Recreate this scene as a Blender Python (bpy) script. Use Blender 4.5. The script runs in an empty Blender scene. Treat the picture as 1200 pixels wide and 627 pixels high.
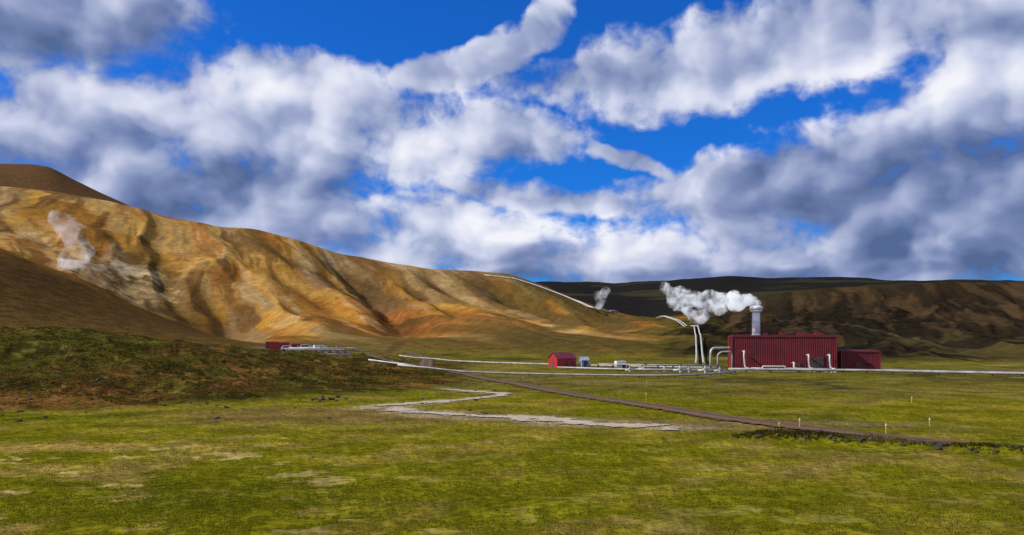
import bpy, bmesh, math, random
import numpy as np
from mathutils import Vector, Matrix
random.seed(7); rng=np.random.default_rng(11)
S=bpy.context.scene
S.view_settings.view_transform='Standard'; S.view_settings.look='None'; S.view_settings.exposure=0
HC=10.0
# ---------------------------------------------------------------- noise
def _h(ix,iy,seed):
    n=(ix.astype(np.int64)*374761393+iy.astype(np.int64)*668265263+seed*974711)&0xffffffff
    n=((n^(n>>13))*1274126177)&0xffffffff
    n=(n^(n>>16))&0xffffffff
    return n.astype(np.float64)/4294967295.0
def vn(x,y,seed=0):
    x=np.asarray(x,float);y=np.asarray(y,float)
    fx=np.floor(x);fy=np.floor(y);u=x-fx;v=y-fy
    ix=fx.astype(np.int64);iy=fy.astype(np.int64)
    u=u*u*u*(u*(u*6-15)+10);v=v*v*v*(v*(v*6-15)+10)
    a=_h(ix,iy,seed);b=_h(ix+1,iy,seed);c=_h(ix,iy+1,seed);d=_h(ix+1,iy+1,seed)
    return (a*(1-u)+b*u)*(1-v)+(c*(1-u)+d*u)*v
def fbm(x,y,seed=0,o=4,g=.5):
    s=0;a=1;t=0
    for i in range(o):
        s=s+a*vn(x*2**i+i*17.3,y*2**i-i*9.1,seed+i);t+=a;a*=g
    return s/t
def ss(x,a,b):
    t=np.clip((np.asarray(x,float)-a)/(b-a),0,1);return t*t*(3-2*t)
# ---------------------------------------------------------------- terrain survey
def Z(*p): return ('z',p)
def E(*p): return ('e',p)
CUR=[
 Z((-200,2,0),(1400,2,0)),
 Z((-200,50,0),(1400,50,0)),
 Z((-200,92,0),(0,105,.1),(300,120,.1),(550,143,0),(700,150,0),(1400,150,0)),
 Z((-200,165,13.5),(0,170,11.7),(100,175,11.2),(200,185,9.2),(250,190,8.0),(300,195,6.1),(350,200,4.6),(400,205,3.7),(450,205,2.2),(500,200,1.0),(550,195,.1),(700,190,0),(1400,190,0)),
 Z((-200,250,11),(0,260,9.5),(200,265,7.8),(250,270,7.0),(300,272,6.2),(350,275,5.9),(400,280,5.0),(450,290,2.8),(500,300,1),(550,300,.3),(700,300,0),(1400,290,0)),
 Z((-200,290,19),(0,300,14),(250,330,8.6),(300,340,7),(400,370,3.6),(500,400,2),(600,400,1.4),(700,390,1),(850,370,1),(1000,330,.5),(1400,325,.3)),
 E((-200,470,230),(0,480,288),(40,480,306),(80,480,325),(160,480,355),(260,480,391),(300,480,400),(400,480,396),(500,500,390),(600,500,388),(700,490,393),(800,480,398),(900,450,406),(1400,450,406)),
 E((-200,580,262),(0,600,300),(80,600,321),(160,590,351),(260,580,384),(300,580,388),(400,590,372),(500,600,368),(600,600,372),(700,600,384),(800,600,387),(900,600,392),(1000,600,385),(1400,600,380)),
 E((-200,760,215),(0,760,264),(80,760,268),(160,760,292),(260,770,312),(400,780,335),(500,780,343),(600,780,352),(700,780,373),(760,770,381),(860,760,372),(950,760,366),(1100,760,356),(1400,760,350)),
 E((-200,950,185),(0,950,218),(60,950,224),(130,950,236),(200,950,255),(260,950,266),(300,950,269),(350,950,282),(400,950,296),(460,950,309),(500,940,314),(560,920,316),(600,910,321),(640,900,336),(680,900,352),(720,900,366),(760,900,374),(800,900,368),(860,900,354),(900,900,346),(950,900,340),(1000,900,336),(1060,900,332),(1100,900,331),(1400,900,329)),
 E((-200,1200,200),(0,1200,228),(130,1200,258),(300,1200,292),(500,1200,334),(600,1200,345),(700,1200,374),(760,1200,378),(900,1200,356),(1100,1200,346),(1400,1200,345)),
 E((-200,1500,186),(0,1500,192),(40,1500,193),(62,1500,197),(75,1500,205),(100,1500,217),(130,1500,231),(200,1500,262),(300,1500,288),(500,1500,335),(620,1500,350),(700,1500,349),(760,1500,352),(900,1500,344),(1000,1500,340),(1400,1500,341)),
 E((-200,2200,230),(0,2200,240),(300,2200,300),(500,2200,340),(650,2200,344),(700,2200,347),(760,2200,340),(850,2200,338),(1000,2200,336),(1400,2200,338)),
 E((-200,3000,300),(500,3000,333),(620,3000,334),(645,3000,332),(690,3000,330),(722,3000,334),(750,3000,329),(800,3000,328),(860,3000,326),(900,3000,329),(1000,3000,329),(1080,3000,330),(1200,3000,333),(1400,3000,333)),
 E((-200,3600,345),(1400,3600,345)),
 Z((-200,12000,80),(1400,12000,80)),
]
TG=np.linspace(-.85,.85,1701)
K=len(CUR);DK=np.zeros((1701,K));ZK=np.zeros((1701,K))
for k,(m,p) in enumerate(CUR):
    b=np.array([(q[0]-600)/1000 for q in p]);d=np.interp(TG,b,[q[1] for q in p]);v=np.interp(TG,b,[q[2] for q in p])
    if m=='e': v=(395-v)/1000
    sg=22 if k<9 else 8
    kk=np.exp(-.5*(np.arange(-60,61)/sg)**2);kk/=kk.sum()
    d=np.convolve(np.pad(d,60,'edge'),kk,'valid');v=np.convolve(np.pad(v,60,'edge'),kk,'valid')
    if m=='e': v=HC+v*d
    DK[:,k]=d;ZK[:,k]=v
hh=np.diff(DK,axis=1);dl=np.diff(ZK,axis=1)/hh
MK=np.zeros_like(DK)
for k in range(1,K-1):
    a=dl[:,k-1];b=dl[:,k];w1=2*hh[:,k]+hh[:,k-1];w2=hh[:,k]+2*hh[:,k-1]
    ok=a*b>0
    MK[ok,k]=((w1+w2)/(w1/np.where(ok,a,1)+w2/np.where(ok,b,1)))[ok]
def loft(t,D):
    f=np.clip((t+.85)/1.7*1700,0,1699.999);i=f.astype(int);w=(f-i)
    idx=np.zeros(t.shape,int)
    for k in range(1,K-1):
        dk=DK[i,k]*(1-w)+DK[i+1,k]*w
        idx+= (D>=dk)
    g=lambda A,j:A[i,j]*(1-w)+A[i+1,j]*w
    d0=g(DK,idx);d1=g(DK,idx+1);z0=g(ZK,idx);z1=g(ZK,idx+1);m0=g(MK,idx);m1=g(MK,idx+1)
    h=d1-d0;u=np.clip((D-d0)/h,0,1)
    z=(2*u**3-3*u**2+1)*z0+(u**3-2*u**2+u)*h*m0+(-2*u**3+3*u**2)*z1+(u**3-u**2)*h*m1
    return z,idx+u
def polar(x,y):
    az=np.arctan2(x,y);r=np.hypot(x,y);azc=np.clip(az,-.70,.70)
    return az,r,np.tan(azc),r*np.cos(azc)
def sight(px,py,lo=300,hi=1300,far=False):
    """ground point seen on a bearing at a given elevation angle"""
    t=(px-600)/1000;D=np.linspace(lo,hi,1500);z,s=loft(np.full(D.shape,t),D)
    e=(z-HC)/D;tg=(395-py)/1000
    d=e-tg;c=np.where((d[:-1]<0)&(d[1:]>=0))[0]
    j=c[-1 if far else 0] if len(c) else int(np.argmin(abs(d)))
    return (t*D[j],D[j])
GUL=[([(172,285),(192,312),(207,340),(238,365),(275,388)],20,42),
 ([(392,299),(428,322),(452,342),(468,362),(484,386)],24,27),
 ([(300,273),(340,296),(395,322),(438,348),(462,370)],12,24),
 ([(262,270),(300,300),(350,332),(420,362),(490,388)],11,25),
 ([(225,268),(268,300),(310,338),(370,372)],8,24),
 ([(330,278),(372,305),(425,332),(465,352)],8,17),
 ([(500,318),(528,334),(562,350),(620,366),(672,384)],13,22),
 ([(560,320),(600,342),(650,360),(712,384)],12,20),
 ([(442,309),(480,333),(520,352),(560,375)],11,20),
 ([(40,240),(110,252),(150,262),(185,280)],10,30),
 ([(0,262),(45,266),(75,285),(95,305)],12,28),
 ([(100,268),(118,285),(112,305)],10,18),
 ([(128,262),(145,280),(150,298)],8,14),
 ([(345,285),(380,305),(420,330)],6,18),
 ([(640,352),(690,372),(730,392)],7,22)]
GW=[([sight(*p) for p in g],dp,w) for g,dp,w in GUL]
def segd(x,y,pts,taper=True):
    best=np.full(x.shape,1e9);bt=np.zeros(x.shape);n=len(pts)-1
    for i in range(n):
        ax,ay=pts[i][:2];bx,by=pts[i+1][:2];vx,vy=bx-ax,by-ay
        u=np.clip(((x-ax)*vx+(y-ay)*vy)/(vx*vx+vy*vy+1e-9),0,1)
        d=np.hypot(x-ax-u*vx,y-ay-u*vy);m=d<best
        best=np.where(m,d,best);bt=np.where(m,(i+u)/n,bt)
    return best,bt
def height(x,y,full=False):
    x=np.atleast_1d(np.asarray(x,float));y=np.atleast_1d(np.asarray(y,float))
    az,r,t,D=polar(x,y);z,s=loft(t,D)
    px=600+1000*t
    hm=ss(s,5.1,6.0)*(1-ss(s,9.0,9.6)*.75)
    gold=(1-ss(px,740,860))
    wx=x+18*(fbm(x/90,y/90,3,3)-.5)*2;wy=y+18*(fbm(x/90,y/90,5,3)-.5)*2
    n=wx*.894+wy*.447;al=-wx*.447+wy*.894
    r1=1-abs(2*fbm(n/85,al/460,21,2)-1)
    r2=1-abs(2*fbm(n/26,al/220,31,2)-1)
    mid=ss(s,5.3,7.0)*(1-ss(s,8.3,8.95)*.85)
    z=z+mid*gold*((r1-.72)*15+(r2-.72)*3.2)*np.where(s>10.5,0,1)
    rr=1-abs(2*fbm((wx-wy*.35)/38,(wy+wx*.35)/230,41,4)-1)
    z=z+hm*(1-gold)*(rr-.7)*12*(1-ss(s,7.6,8.8)*.75)*np.where(s>10.2,0,1)
    fa=ss(s,10.3,11)*(1-ss(s,14,15))
    z=z+fa*(fbm(x/260,y/260,51,5)-.5)*26*ss(r,1300,2300)
    z=z+hm*(fbm(x/40,y/40,61,4)-.5)*1.3
    reg=(s>5)&(s<9.4)&(px<800)
    cv=np.zeros(x.shape)
    if reg.any():
        X=x[reg];Y=y[reg];c=np.zeros(X.shape)
        wv=(fbm(X/14,Y/14,71,3)-.5)*10
        for pts,dp,w in GW:
            d,u=segd(X,Y,pts);d=np.abs(d+wv*.6)
            prof=np.exp(-(d/w)**1.3)*np.sin(np.clip(u*.9+.08,0,1)*math.pi)**.6
            c=np.minimum(c,-dp*prof)
        cv[reg]=c
    z=z+cv
    nm=ss(z,.4,2.5)*(1-ss(s,4.2,5.2))*(s>1.8)*(px<620)
    z=z+nm*((fbm(x/9,y/9,81,4)-.5)*2.3+(fbm(x/2.2,y/2.2,83,3)-.5)*.7)
    pl=(1-hm)*(1-nm)*ss(r,12,40)
    z=z+pl*((fbm(x/16,y/16,91,3)-.5)*.40+(fbm(x/2.5,y/2.5,93,3)-.5)*.11)
    d,u=segd(x,y,[(26,86),(31,82),(38,76),(47,70),(60,62)])
    z=z+.55*np.exp(-(d/1.8)**2)*(.5+fbm(x/2,y/2,95,3))
    kn=np.interp(r,[0,3,12,20,35,44],[8.2,8.1,6.0,3.7,.7,0])
    z=z+kn
    back=1-.9*ss(abs(az),1.3,2.4)
    z=np.where(r>300,z*back+0,z)
    pd=np.maximum(abs(x-82)/34,abs(y-255)/26);f=1-ss(pd,.9,1.2);z=z*(1-f)
    if full: return z,s,px,r,cv,r1,r2,rr,n,al
    return z
def hz(x,y): return float(height(x,y)[0])
# ---------------------------------------------------------------- node helpers
def newmat(n):
    m=bpy.data.materials.new(n);m.use_nodes=True;nt=m.node_tree
    for q in list(nt.nodes): nt.nodes.remove(q)
    o=nt.nodes.new('ShaderNodeOutputMaterial');return m,nt,o
def nd(nt,t,**k):
    n=nt.nodes.new(t)
    for a,b in k.items():
        if a.startswith('i_'): n.inputs[a[2:].replace('_',' ')].default_value=b
        else: setattr(n,a,b)
    return n
def mathn(nt,op,a,b=None,c=None,clamp=False):
    n=nt.nodes.new('ShaderNodeMath');n.operation=op;n.use_clamp=clamp
    for i,v in enumerate((a,b,c)):
        if v is None: continue
        if isinstance(v,(int,float)): n.inputs[i].default_value=v
        else: nt.links.new(v,n.inputs[i])
    return n.outputs[0]
def mapr(nt,v,a,b,c=0,d=1,sm=True):
    n=nt.nodes.new('ShaderNodeMapRange');n.interpolation_type='SMOOTHSTEP' if sm else 'LINEAR'
    nt.links.new(v,n.inputs[0])
    for i,q in enumerate((a,b,c,d)): n.inputs[i+1].default_value=q
    return n.outputs[0]
def mixc(nt,f,a,b,bt='MIX'):
    n=nt.nodes.new('ShaderNodeMix');n.data_type='RGBA';n.blend_type=bt
    for s_,v in ((n.inputs[0],f),(n.inputs[6],a),(n.inputs[7],b)):
        if isinstance(v,(int,float)): s_.default_value=v
        elif isinstance(v,tuple): s_.default_value=v if len(v)==4 else v+(1,)
        else: nt.links.new(v,s_)
    return n.outputs[2]
def simple(name,col,rough=.6,metal=0,var=.25,scale=1.5,ribs=0,bump=0.0):
    m,nt,o=newmat(name);b=nd(nt,'ShaderNodeBsdfPrincipled',i_Roughness=rough,i_Metallic=metal)
    tc=nd(nt,'ShaderNodeTexCoord');n=nd(nt,'ShaderNodeTexNoise',i_Scale=scale,i_Detail=4.0,i_Roughness=.65)
    nt.links.new(tc.outputs['Object'],n.inputs['Vector'])
    dark=tuple(c*(1-var) for c in col);li=tuple(min(1,c*(1+var)) for c in col)
    c=mixc(nt,mapr(nt,n.outputs[0],.3,.7),dark,li)
    nt.links.new(c,b.inputs['Base Color'])
    if bump:
        bp=nd(nt,'ShaderNodeBump',i_Strength=bump,i_Distance=.1);nt.links.new(n.outputs[0],bp.inputs['Height']);nt.links.new(bp.outputs[0],b.inputs['Normal'])
    nt.links.new(b.outputs[0],o.inputs[0]);return m
# ---------------------------------------------------------------- terrain mesh
azf=np.linspace(-.66,.66,1150);co=np.linspace(.66,math.pi,50)[1:]
AZ=np.concatenate([-co[::-1],azf,co[:-1]])
R=np.concatenate([np.geomspace(1.2,40,30)[:-1],np.geomspace(40,330,300)[:-1],np.geomspace(330,1100,330)[:-1],np.geomspace(1100,4000,170)[:-1],np.geomspace(4000,12000,12)])
A2,R2=np.meshgrid(AZ,R,indexing='ij')
X=(R2*np.sin(A2)).ravel();Y=(R2*np.cos(A2)).ravel()
z,s,px,r,cv,r1,r2,rr,nn_,al_=height(X,Y,True)
na,nr=len(AZ),len(R)
def mixv(c,b,f): return c*(1-f[:,None])+np.array(b)[None,:]*f[:,None]
f1=fbm(X/28,Y/28,101,4);f2=fbm(X/7,Y/7,103,4);f3=fbm(X/90,Y/60,105,4);f4=fbm(X/2.0,Y/2.0,107,3)
stk=fbm(nn_/13,al_/150,131,4);stk2=fbm((X-Y*.35)/13,(Y+X*.35)/110,133,4);stk3=fbm(nn_/34,al_/200,137,4)
C=np.tile(np.array([.125,.118,.006]),(len(X),1))
C=mixv(C,(.050,.064,.004),ss(f1*.5+f2*.5,.47,.62)*.8)
C=mixv(C,(.205,.165,.016),ss(f3*.5+f2*.5,.48,.62)*.75)
C=mixv(C,(.18,.125,.035),ss(f2*.5+f4*.5,.55,.65)*.6)
fp=ss(r,125,190)*(1-ss(s,5,5.6))
C=mixv(C,(.105,.086,.018),fp*(.5+.5*ss(f1,.38,.6)))
C=mixv(C,(.040,.040,.011),fp*ss(f1*.5+f2*.5,.48,.58)*.75)
C=mixv(C,(.20,.155,.045),fp*ss(f2*.6+f3*.4,.52,.65)*.6)
d=np.hypot((X+22)/26,(Y-108)/16);C=mixv(C,(.15,.10,.034),(1-ss(d+(f2-.5)*1.2,.4,1.1))*.85)
d=np.hypot((X-22)/26,(Y-98)/7);C=mixv(C,(.17,.12,.055),(1-ss(d+(f2-.5)*1.6,.4,1.1))*.8)
mk=fbm(X/3.2,Y/2.6,111,4)
C=mixv(C,(.36,.27,.11),ss(mk,.67,.74)*(r<90)*(1-ss(px,150,560)*.8)*.75)
C=mixv(C,(.26,.185,.045),ss(f2*.7+f4*.3,.50,.63)*(1-ss(px,100,520))*(r<90)*.65)
# heath mound, its colours darkened to stand for cloud shade
mc=np.tile(np.array([.056,.050,.009]),(len(X),1))
mc=mixv(mc,(.125,.100,.018),ss(f2,.45,.60)*.7)
mc=mixv(mc,(.20,.085,.026),ss(f1*.6+f4*.4,.50,.61)*.8)
mc=mixv(mc,(.011,.014,.004),ss(f4*.5+f2*.5,.48,.57)*.8)
m=np.clip(ss(z+(f2-.5)*.5,.12,.6)*(1-ss(s+(f2-.5)*.5,3.9,4.6))*(s>1.9)*(1-ss(px+(f2-.5)*60,540,600)),0,1)
C=C*(1-m[:,None])+mc*m[:,None]
# bare brown shoulder behind the mound
ft=ss(s+(f2-.5)*.5,3.9,4.6)*(1-ss(s,5.4,6.0))*(1-ss(px,330,430))
C=mixv(C,(.085,.050,.016),ft*.95)
d=np.hypot((px-350)/75,(r-285)/22);C=mixv(C,(.13,.085,.05),(1-ss(d,.7,1.1)))
# golden rhyolite hills
g=np.tile(np.array([.32,.160,.026]),(len(X),1))
g=mixv(g,(.22,.088,.018),ss(f3*.6+r2*.4,.50,.68)*.8)
g=mixv(g,(.45,.275,.075),ss(r1*.6+f1*.4,.66,.80)*.5)
g=mixv(g,(.50,.32,.10),ss(f3*.8+f1*.2,.49,.60)*(1-ss(px,180,380))*ss(s,6.8,7.3)*.6)
g=mixv(g,(.28,.10,.025),ss(stk3,.54,.64)*.65)
g=mixv(g,(.17,.125,.075),(1-ss(stk3,.34,.42))*.6)
g=mixv(g,(.11,.055,.016),ss(stk*.8+f1*.2,.52,.64)*.75)
g=mixv(g,(.48,.34,.15),(1-ss(stk*.8+f1*.2,.33,.43))*.5)
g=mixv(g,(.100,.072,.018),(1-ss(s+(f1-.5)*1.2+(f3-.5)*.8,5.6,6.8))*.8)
g=mixv(g,(.050,.028,.011),ss(-cv,7,15)*.7)  # gully shade painted into the colour, darker with carve depth
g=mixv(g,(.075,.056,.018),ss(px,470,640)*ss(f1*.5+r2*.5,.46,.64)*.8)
for (qx,qy,ra,st,col) in [(150,302,14,.9,(.62,.48,.28)),(165,322,18,.8,(.52,.36,.15)),(92,304,14,.8,(.55,.42,.32)),(30,268,22,.7,(.52,.36,.17)),(183,303,10,.7,(.65,.52,.22)),(250,385,10,.7,(.45,.36,.28)),(262,389,5,.8,(.6,.55,.5)),(120,315,20,.6,(.55,.36,.16)),(445,345,20,.5,(.30,.10,.03)),(470,352,14,.5,(.34,.12,.03)),(590,355,16,.4,(.4,.25,.1)),(225,300,18,.5,(.5,.34,.13)),(60,250,16,.5,(.3,.12,.04))]:
    wx_,wy_=sight(qx,qy,520 if qy<380 else 400);dd=np.hypot(X-wx_,(Y-wy_)*.6)/(ra*1.2)+(f2-.5)*1.8+(f4-.5)*.6+(f1-.5)*1.5
    g=mixv(g,col,(1-ss(dd,0,1.3))*st*.85)
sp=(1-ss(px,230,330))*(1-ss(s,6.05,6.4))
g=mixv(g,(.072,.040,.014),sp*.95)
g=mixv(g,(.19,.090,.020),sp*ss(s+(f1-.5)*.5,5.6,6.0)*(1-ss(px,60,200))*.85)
mg=ss(s+(f2-.5)*.35,4.9,5.5)*(1-ss(px+(f1-.5)*160,730,840))*(1-ss(s,9.5,10))
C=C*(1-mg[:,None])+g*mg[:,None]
# right hand hills, cloud shadow put into the dark ground colour
h=np.tile(np.array([.020,.015,.008]),(len(X),1))
h=mixv(h,(.060,.036,.017),ss(s+(f3-.5)*1.2,6.7,8.0)*.9)
h=mixv(h,(.009,.008,.006),ss(rr*.6+f1*.4,.55,.70)*.85*(1-ss(s,7.6,8.8)*.5))
h=mixv(h,(.020,.015,.010),ss(stk2,.48,.58)*.7)
h=mixv(h,(.078,.050,.024),(1-ss(stk2,.36,.45))*.4)
h=mixv(h,(.036,.034,.013),ss(s,8.2,9)*ss(f3,.45,.55)*.5)
h=mixv(h,(.09,.068,.020),ss(px,980,1120)*ss(s,4.9,5.4)*(1-ss(s,6.0,6.8))*ss(f1,.4,.6)*.6)
mh=ss(s+(f2-.5)*.3,4.95,5.4)*ss(px+(f1-.5)*160,730,840)*(1-ss(s,9.5,10))
C=C*(1-mh[:,None])+h*mh[:,None]
# far fells, albedo lowered in place of cloud shadow
fc=np.tile(np.array([.015,.014,.013]),(len(X),1))
fb=fbm(X/330,Y/220,121,5)
fc=mixv(fc,(.046,.044,.020),ss(fb,.50,.60)*.7)
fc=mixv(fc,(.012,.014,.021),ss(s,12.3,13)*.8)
fc=mixv(fc,(.11,.060,.026),(1-ss(px,150,260)))
mf=ss(s,9.5,10);C=C*(1-mf[:,None])+fc*mf[:,None]
for q,wd,col,stn in [([(860,372),(930,380),(1000,385),(1060,395),(1130,412),(1200,425)],.9,(.10,.075,.05),.5),([(880,382),(950,388),(1050,407),(1150,424)],1.2,(.008,.008,.008),.8),
   ([(960,378),(1030,372),(1110,384),(1230,400)],1.3,(.010,.009,.008),.7),([(420,416),(470,399),(520,396),(570,404)],2.5,(.10,.055,.02),.8)]:
    P=[sight(*a) for a in q];msk=(s>4.6)&(s<9.3)&(px>380);dd,_=segd(X[msk],Y[msk],P)
    f=np.zeros(len(X));f[msk]=(1-ss(dd+(f2[msk]-.5)*2,wd*.6,wd*1.8))*stn
    C=mixv(C,col,f)
STR=[(-20,122),(-13,128),(-6,138),(-1.5,147),(-4,154),(-12,160)]
STR2=[(-19,120),(-8,110),(4.5,104),(9,98),(15,95.5),(19,94)]
for q,wd in ((STR,1.4),(STR2,2.4)):
    msk=(r>85)&(r<180)&(px>350)&(px<950);dd,_=segd(X[msk],Y[msk],q);f=np.zeros(len(X))
    f[msk]=(1-ss(dd+(f2[msk]-.5)*8+(f4[msk]-.5)*3,wd*.3,wd*2.2))*.85;C=mixv(C,(.29,.225,.125),f)
C=np.clip(C,0.003,.9)
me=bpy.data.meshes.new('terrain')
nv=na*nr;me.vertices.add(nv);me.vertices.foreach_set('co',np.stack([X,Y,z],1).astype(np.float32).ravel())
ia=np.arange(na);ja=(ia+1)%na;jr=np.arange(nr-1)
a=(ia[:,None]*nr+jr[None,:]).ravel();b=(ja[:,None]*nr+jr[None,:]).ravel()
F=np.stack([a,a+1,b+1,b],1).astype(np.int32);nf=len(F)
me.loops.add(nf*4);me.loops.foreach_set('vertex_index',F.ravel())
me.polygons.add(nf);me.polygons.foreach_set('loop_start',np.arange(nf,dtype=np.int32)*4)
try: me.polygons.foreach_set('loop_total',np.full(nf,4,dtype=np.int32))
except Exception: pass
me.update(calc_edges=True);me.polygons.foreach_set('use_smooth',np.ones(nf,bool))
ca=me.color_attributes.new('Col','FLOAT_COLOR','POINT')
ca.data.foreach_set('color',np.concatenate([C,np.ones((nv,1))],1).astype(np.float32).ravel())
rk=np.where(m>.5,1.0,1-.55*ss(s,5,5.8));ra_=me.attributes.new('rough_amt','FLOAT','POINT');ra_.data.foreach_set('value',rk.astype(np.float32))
ter=bpy.data.objects.new('terrain',me);S.collection.objects.link(ter)
if me.polygons[nf//2].normal.z<0: me.flip_normals()
m,nt,o=newmat('terrain_soil_and_grass')
bs=nd(nt,'ShaderNodeBsdfDiffuse')
at=nd(nt,'ShaderNodeAttribute',attribute_name='Col');ar=nd(nt,'ShaderNodeAttribute',attribute_name='rough_amt');tc=nd(nt,'ShaderNodeTexCoord')
def tn(sc,de,ro=.6):
    n=nd(nt,'ShaderNodeTexNoise',i_Scale=sc,i_Detail=de,i_Roughness=ro);nt.links.new(tc.outputs['Object'],n.inputs['Vector']);return n.outputs[0]
n1=tn(1.3,5,.7);n2=tn(.16,5,.62)
c1=mixc(nt,mapr(nt,n1,.32,.68),(.54,.56,.50),(1.50,1.44,1.40));c2=mixc(nt,mapr(nt,n2,.34,.66),(.72,.74,.72),(1.28,1.26,1.26))
k1=mathn(nt,'ADD',mathn(nt,'MULTIPLY',ar.outputs['Fac'],.6),.4)
col=mixc(nt,1.0,at.outputs['Color'],mixc(nt,k1,(1,1,1),c1),'MULTIPLY')
col=mixc(nt,1.0,col,mixc(nt,k1,(1,1,1),c2),'MULTIPLY')
nt.links.new(col,bs.inputs['Color'])
b1=nd(nt,'ShaderNodeBump',i_Distance=.22);nt.links.new(n1,b1.inputs['Height']);nt.links.new(mathn(nt,'MULTIPLY',k1,.75),b1.inputs['Strength'])
b2=nd(nt,'ShaderNodeBump',i_Distance=1.8);nt.links.new(n2,b2.inputs['Height']);nt.links.new(mathn(nt,'MULTIPLY',k1,.5),b2.inputs['Strength']);nt.links.new(b1.outputs[0],b2.inputs['Normal'])
nt.links.new(b2.outputs[0],bs.inputs['Normal']);nt.links.new(bs.outputs[0],o.inputs[0])
me.materials.append(m)
# ---------------------------------------------------------------- ribbons
def densify(pts,step):
    pts=[Vector(p) for p in pts];out=[];n=len(pts)
    for i in range(n-1):
        p0=pts[max(i-1,0)];p1=pts[i];p2=pts[i+1];p3=pts[min(i+2,n-1)]
        k=max(1,int((p2-p1).length/step))
        for j in range(k):
            t=j/k;out.append(.5*((2*p1)+(-p0+p2)*t+(2*p0-5*p1+4*p2-p3)*t*t+(-p0+3*p1-3*p2+p3)*t**3))
    out.append(pts[-1]);return out
def ribbon(name,pts,w,mat,lift=.05,crown=.1,step=1.2,nacross=9):
    P=densify([(a,b,0) for a,b in pts],step);N=len(P);vx=[];ed=[]
    for i,p in enumerate(P):
        d=(P[min(i+1,N-1)]-P[max(i-1,0)]).normalized();nn=Vector((-d.y,d.x,0))
        ww=w(i/(N-1)) if callable(w) else w
        for j in range(nacross):
            u=j/(nacross-1)*2-1;q=p+nn*u*ww;vx.append((q.x,q.y));ed.append(max(abs(u),abs(i/(N-1)*2-1)**8 if callable(w) else 0))
    v=np.array(vx);zz=height(v[:,0],v[:,1]);e=np.array(ed);zz=zz+lift+crown*(1-e**2)
    mm=bpy.data.meshes.new(name)
    mm.from_pydata([(v[i,0],v[i,1],zz[i]) for i in range(len(v))],[],[(i*nacross+j,(i+1)*nacross+j,(i+1)*nacross+j+1,i*nacross+j+1)[::-1] for i in range(N-1) for j in range(nacross-1)])
    aa=mm.attributes.new('edge','FLOAT','POINT');aa.data.foreach_set('value',e.astype(np.float32))
    mm.polygons.foreach_set('use_smooth',np.ones(len(mm.polygons),bool));mm.materials.append(mat)
    ob=bpy.data.objects.new(name,mm);S.collection.objects.link(ob);return ob
def ribmat(name,c1,c2,c3,rough,edge0=.6,sc=.8,rut=False,amp=1.6):
    m,nt,o=newmat(name);b=nd(nt,'ShaderNodeBsdfPrincipled',i_Roughness=rough);b.inputs['Specular IOR Level'].default_value=.2
    tc=nd(nt,'ShaderNodeTexCoord');at=nd(nt,'ShaderNodeAttribute',attribute_name='edge')
    n=nd(nt,'ShaderNodeTexNoise',i_Scale=sc,i_Detail=6.0,i_Roughness=.7);nt.links.new(tc.outputs['Object'],n.inputs['Vector'])
    c=mixc(nt,mapr(nt,n.outputs[0],.3,.7),c1,c2)
    if rut:
        w=mathn(nt,'ABSOLUTE',mathn(nt,'SUBTRACT',at.outputs['Fac'],.4));c=mixc(nt,mapr(nt,w,.05,.22,.8,0),c,c3)
    nt.links.new(c,b.inputs['Base Color'])
    v=mathn(nt,'ADD',at.outputs['Fac'],mathn(nt,'MULTIPLY',mathn(nt,'SUBTRACT',n.outputs[0],.5),amp))
    al=mapr(nt,v,edge0,edge0+.15,1,0);tr=nd(nt,'ShaderNodeBsdfTransparent');mx=nd(nt,'ShaderNodeMixShader')
    bp=nd(nt,'ShaderNodeBump',i_Strength=.6,i_Distance=.1);nt.links.new(n.outputs[0],bp.inputs['Height']);nt.links.new(bp.outputs[0],b.inputs['Normal'])
    nt.links.new(al,mx.inputs[0]);nt.links.new(tr.outputs[0],mx.inputs[1]);nt.links.new(b.outputs[0],mx.inputs[2]);nt.links.new(mx.outputs[0],o.inputs[0]);return m
rm=ribmat('gravel_road',(.070,.038,.018),(.125,.072,.036),(.165,.100,.055),.95,.72,.7,True)
ribbon('dirt_road',[(-62,292),(-50,285),(-42,272),(-34,264),(-26,254),(-13,222),(0,182),(8,158),(14,139),(22.7,113.6),(29,98),(35,88),(40,80),(46,73),(60,62)],2.7,rm,.08,.2)
ribbon('dirt_road',[(-26,254),(-30,300),(-36,350),(-50,410)],3.0,rm,.1,.1,2.5)
sm=ribmat('silica_stream',(.32,.26,.16),(.58,.50,.36),(.7,.7,.6),.7,.42,.30,False,4.6)
ribbon('stream',STR,lambda u:2.4+.8*math.sin(u*9),sm,.10,0,.6)
ribbon('stream',STR2,lambda u:2.8+1.4*u+1.0*math.sin(u*14),sm,.11,0,.6)
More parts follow.
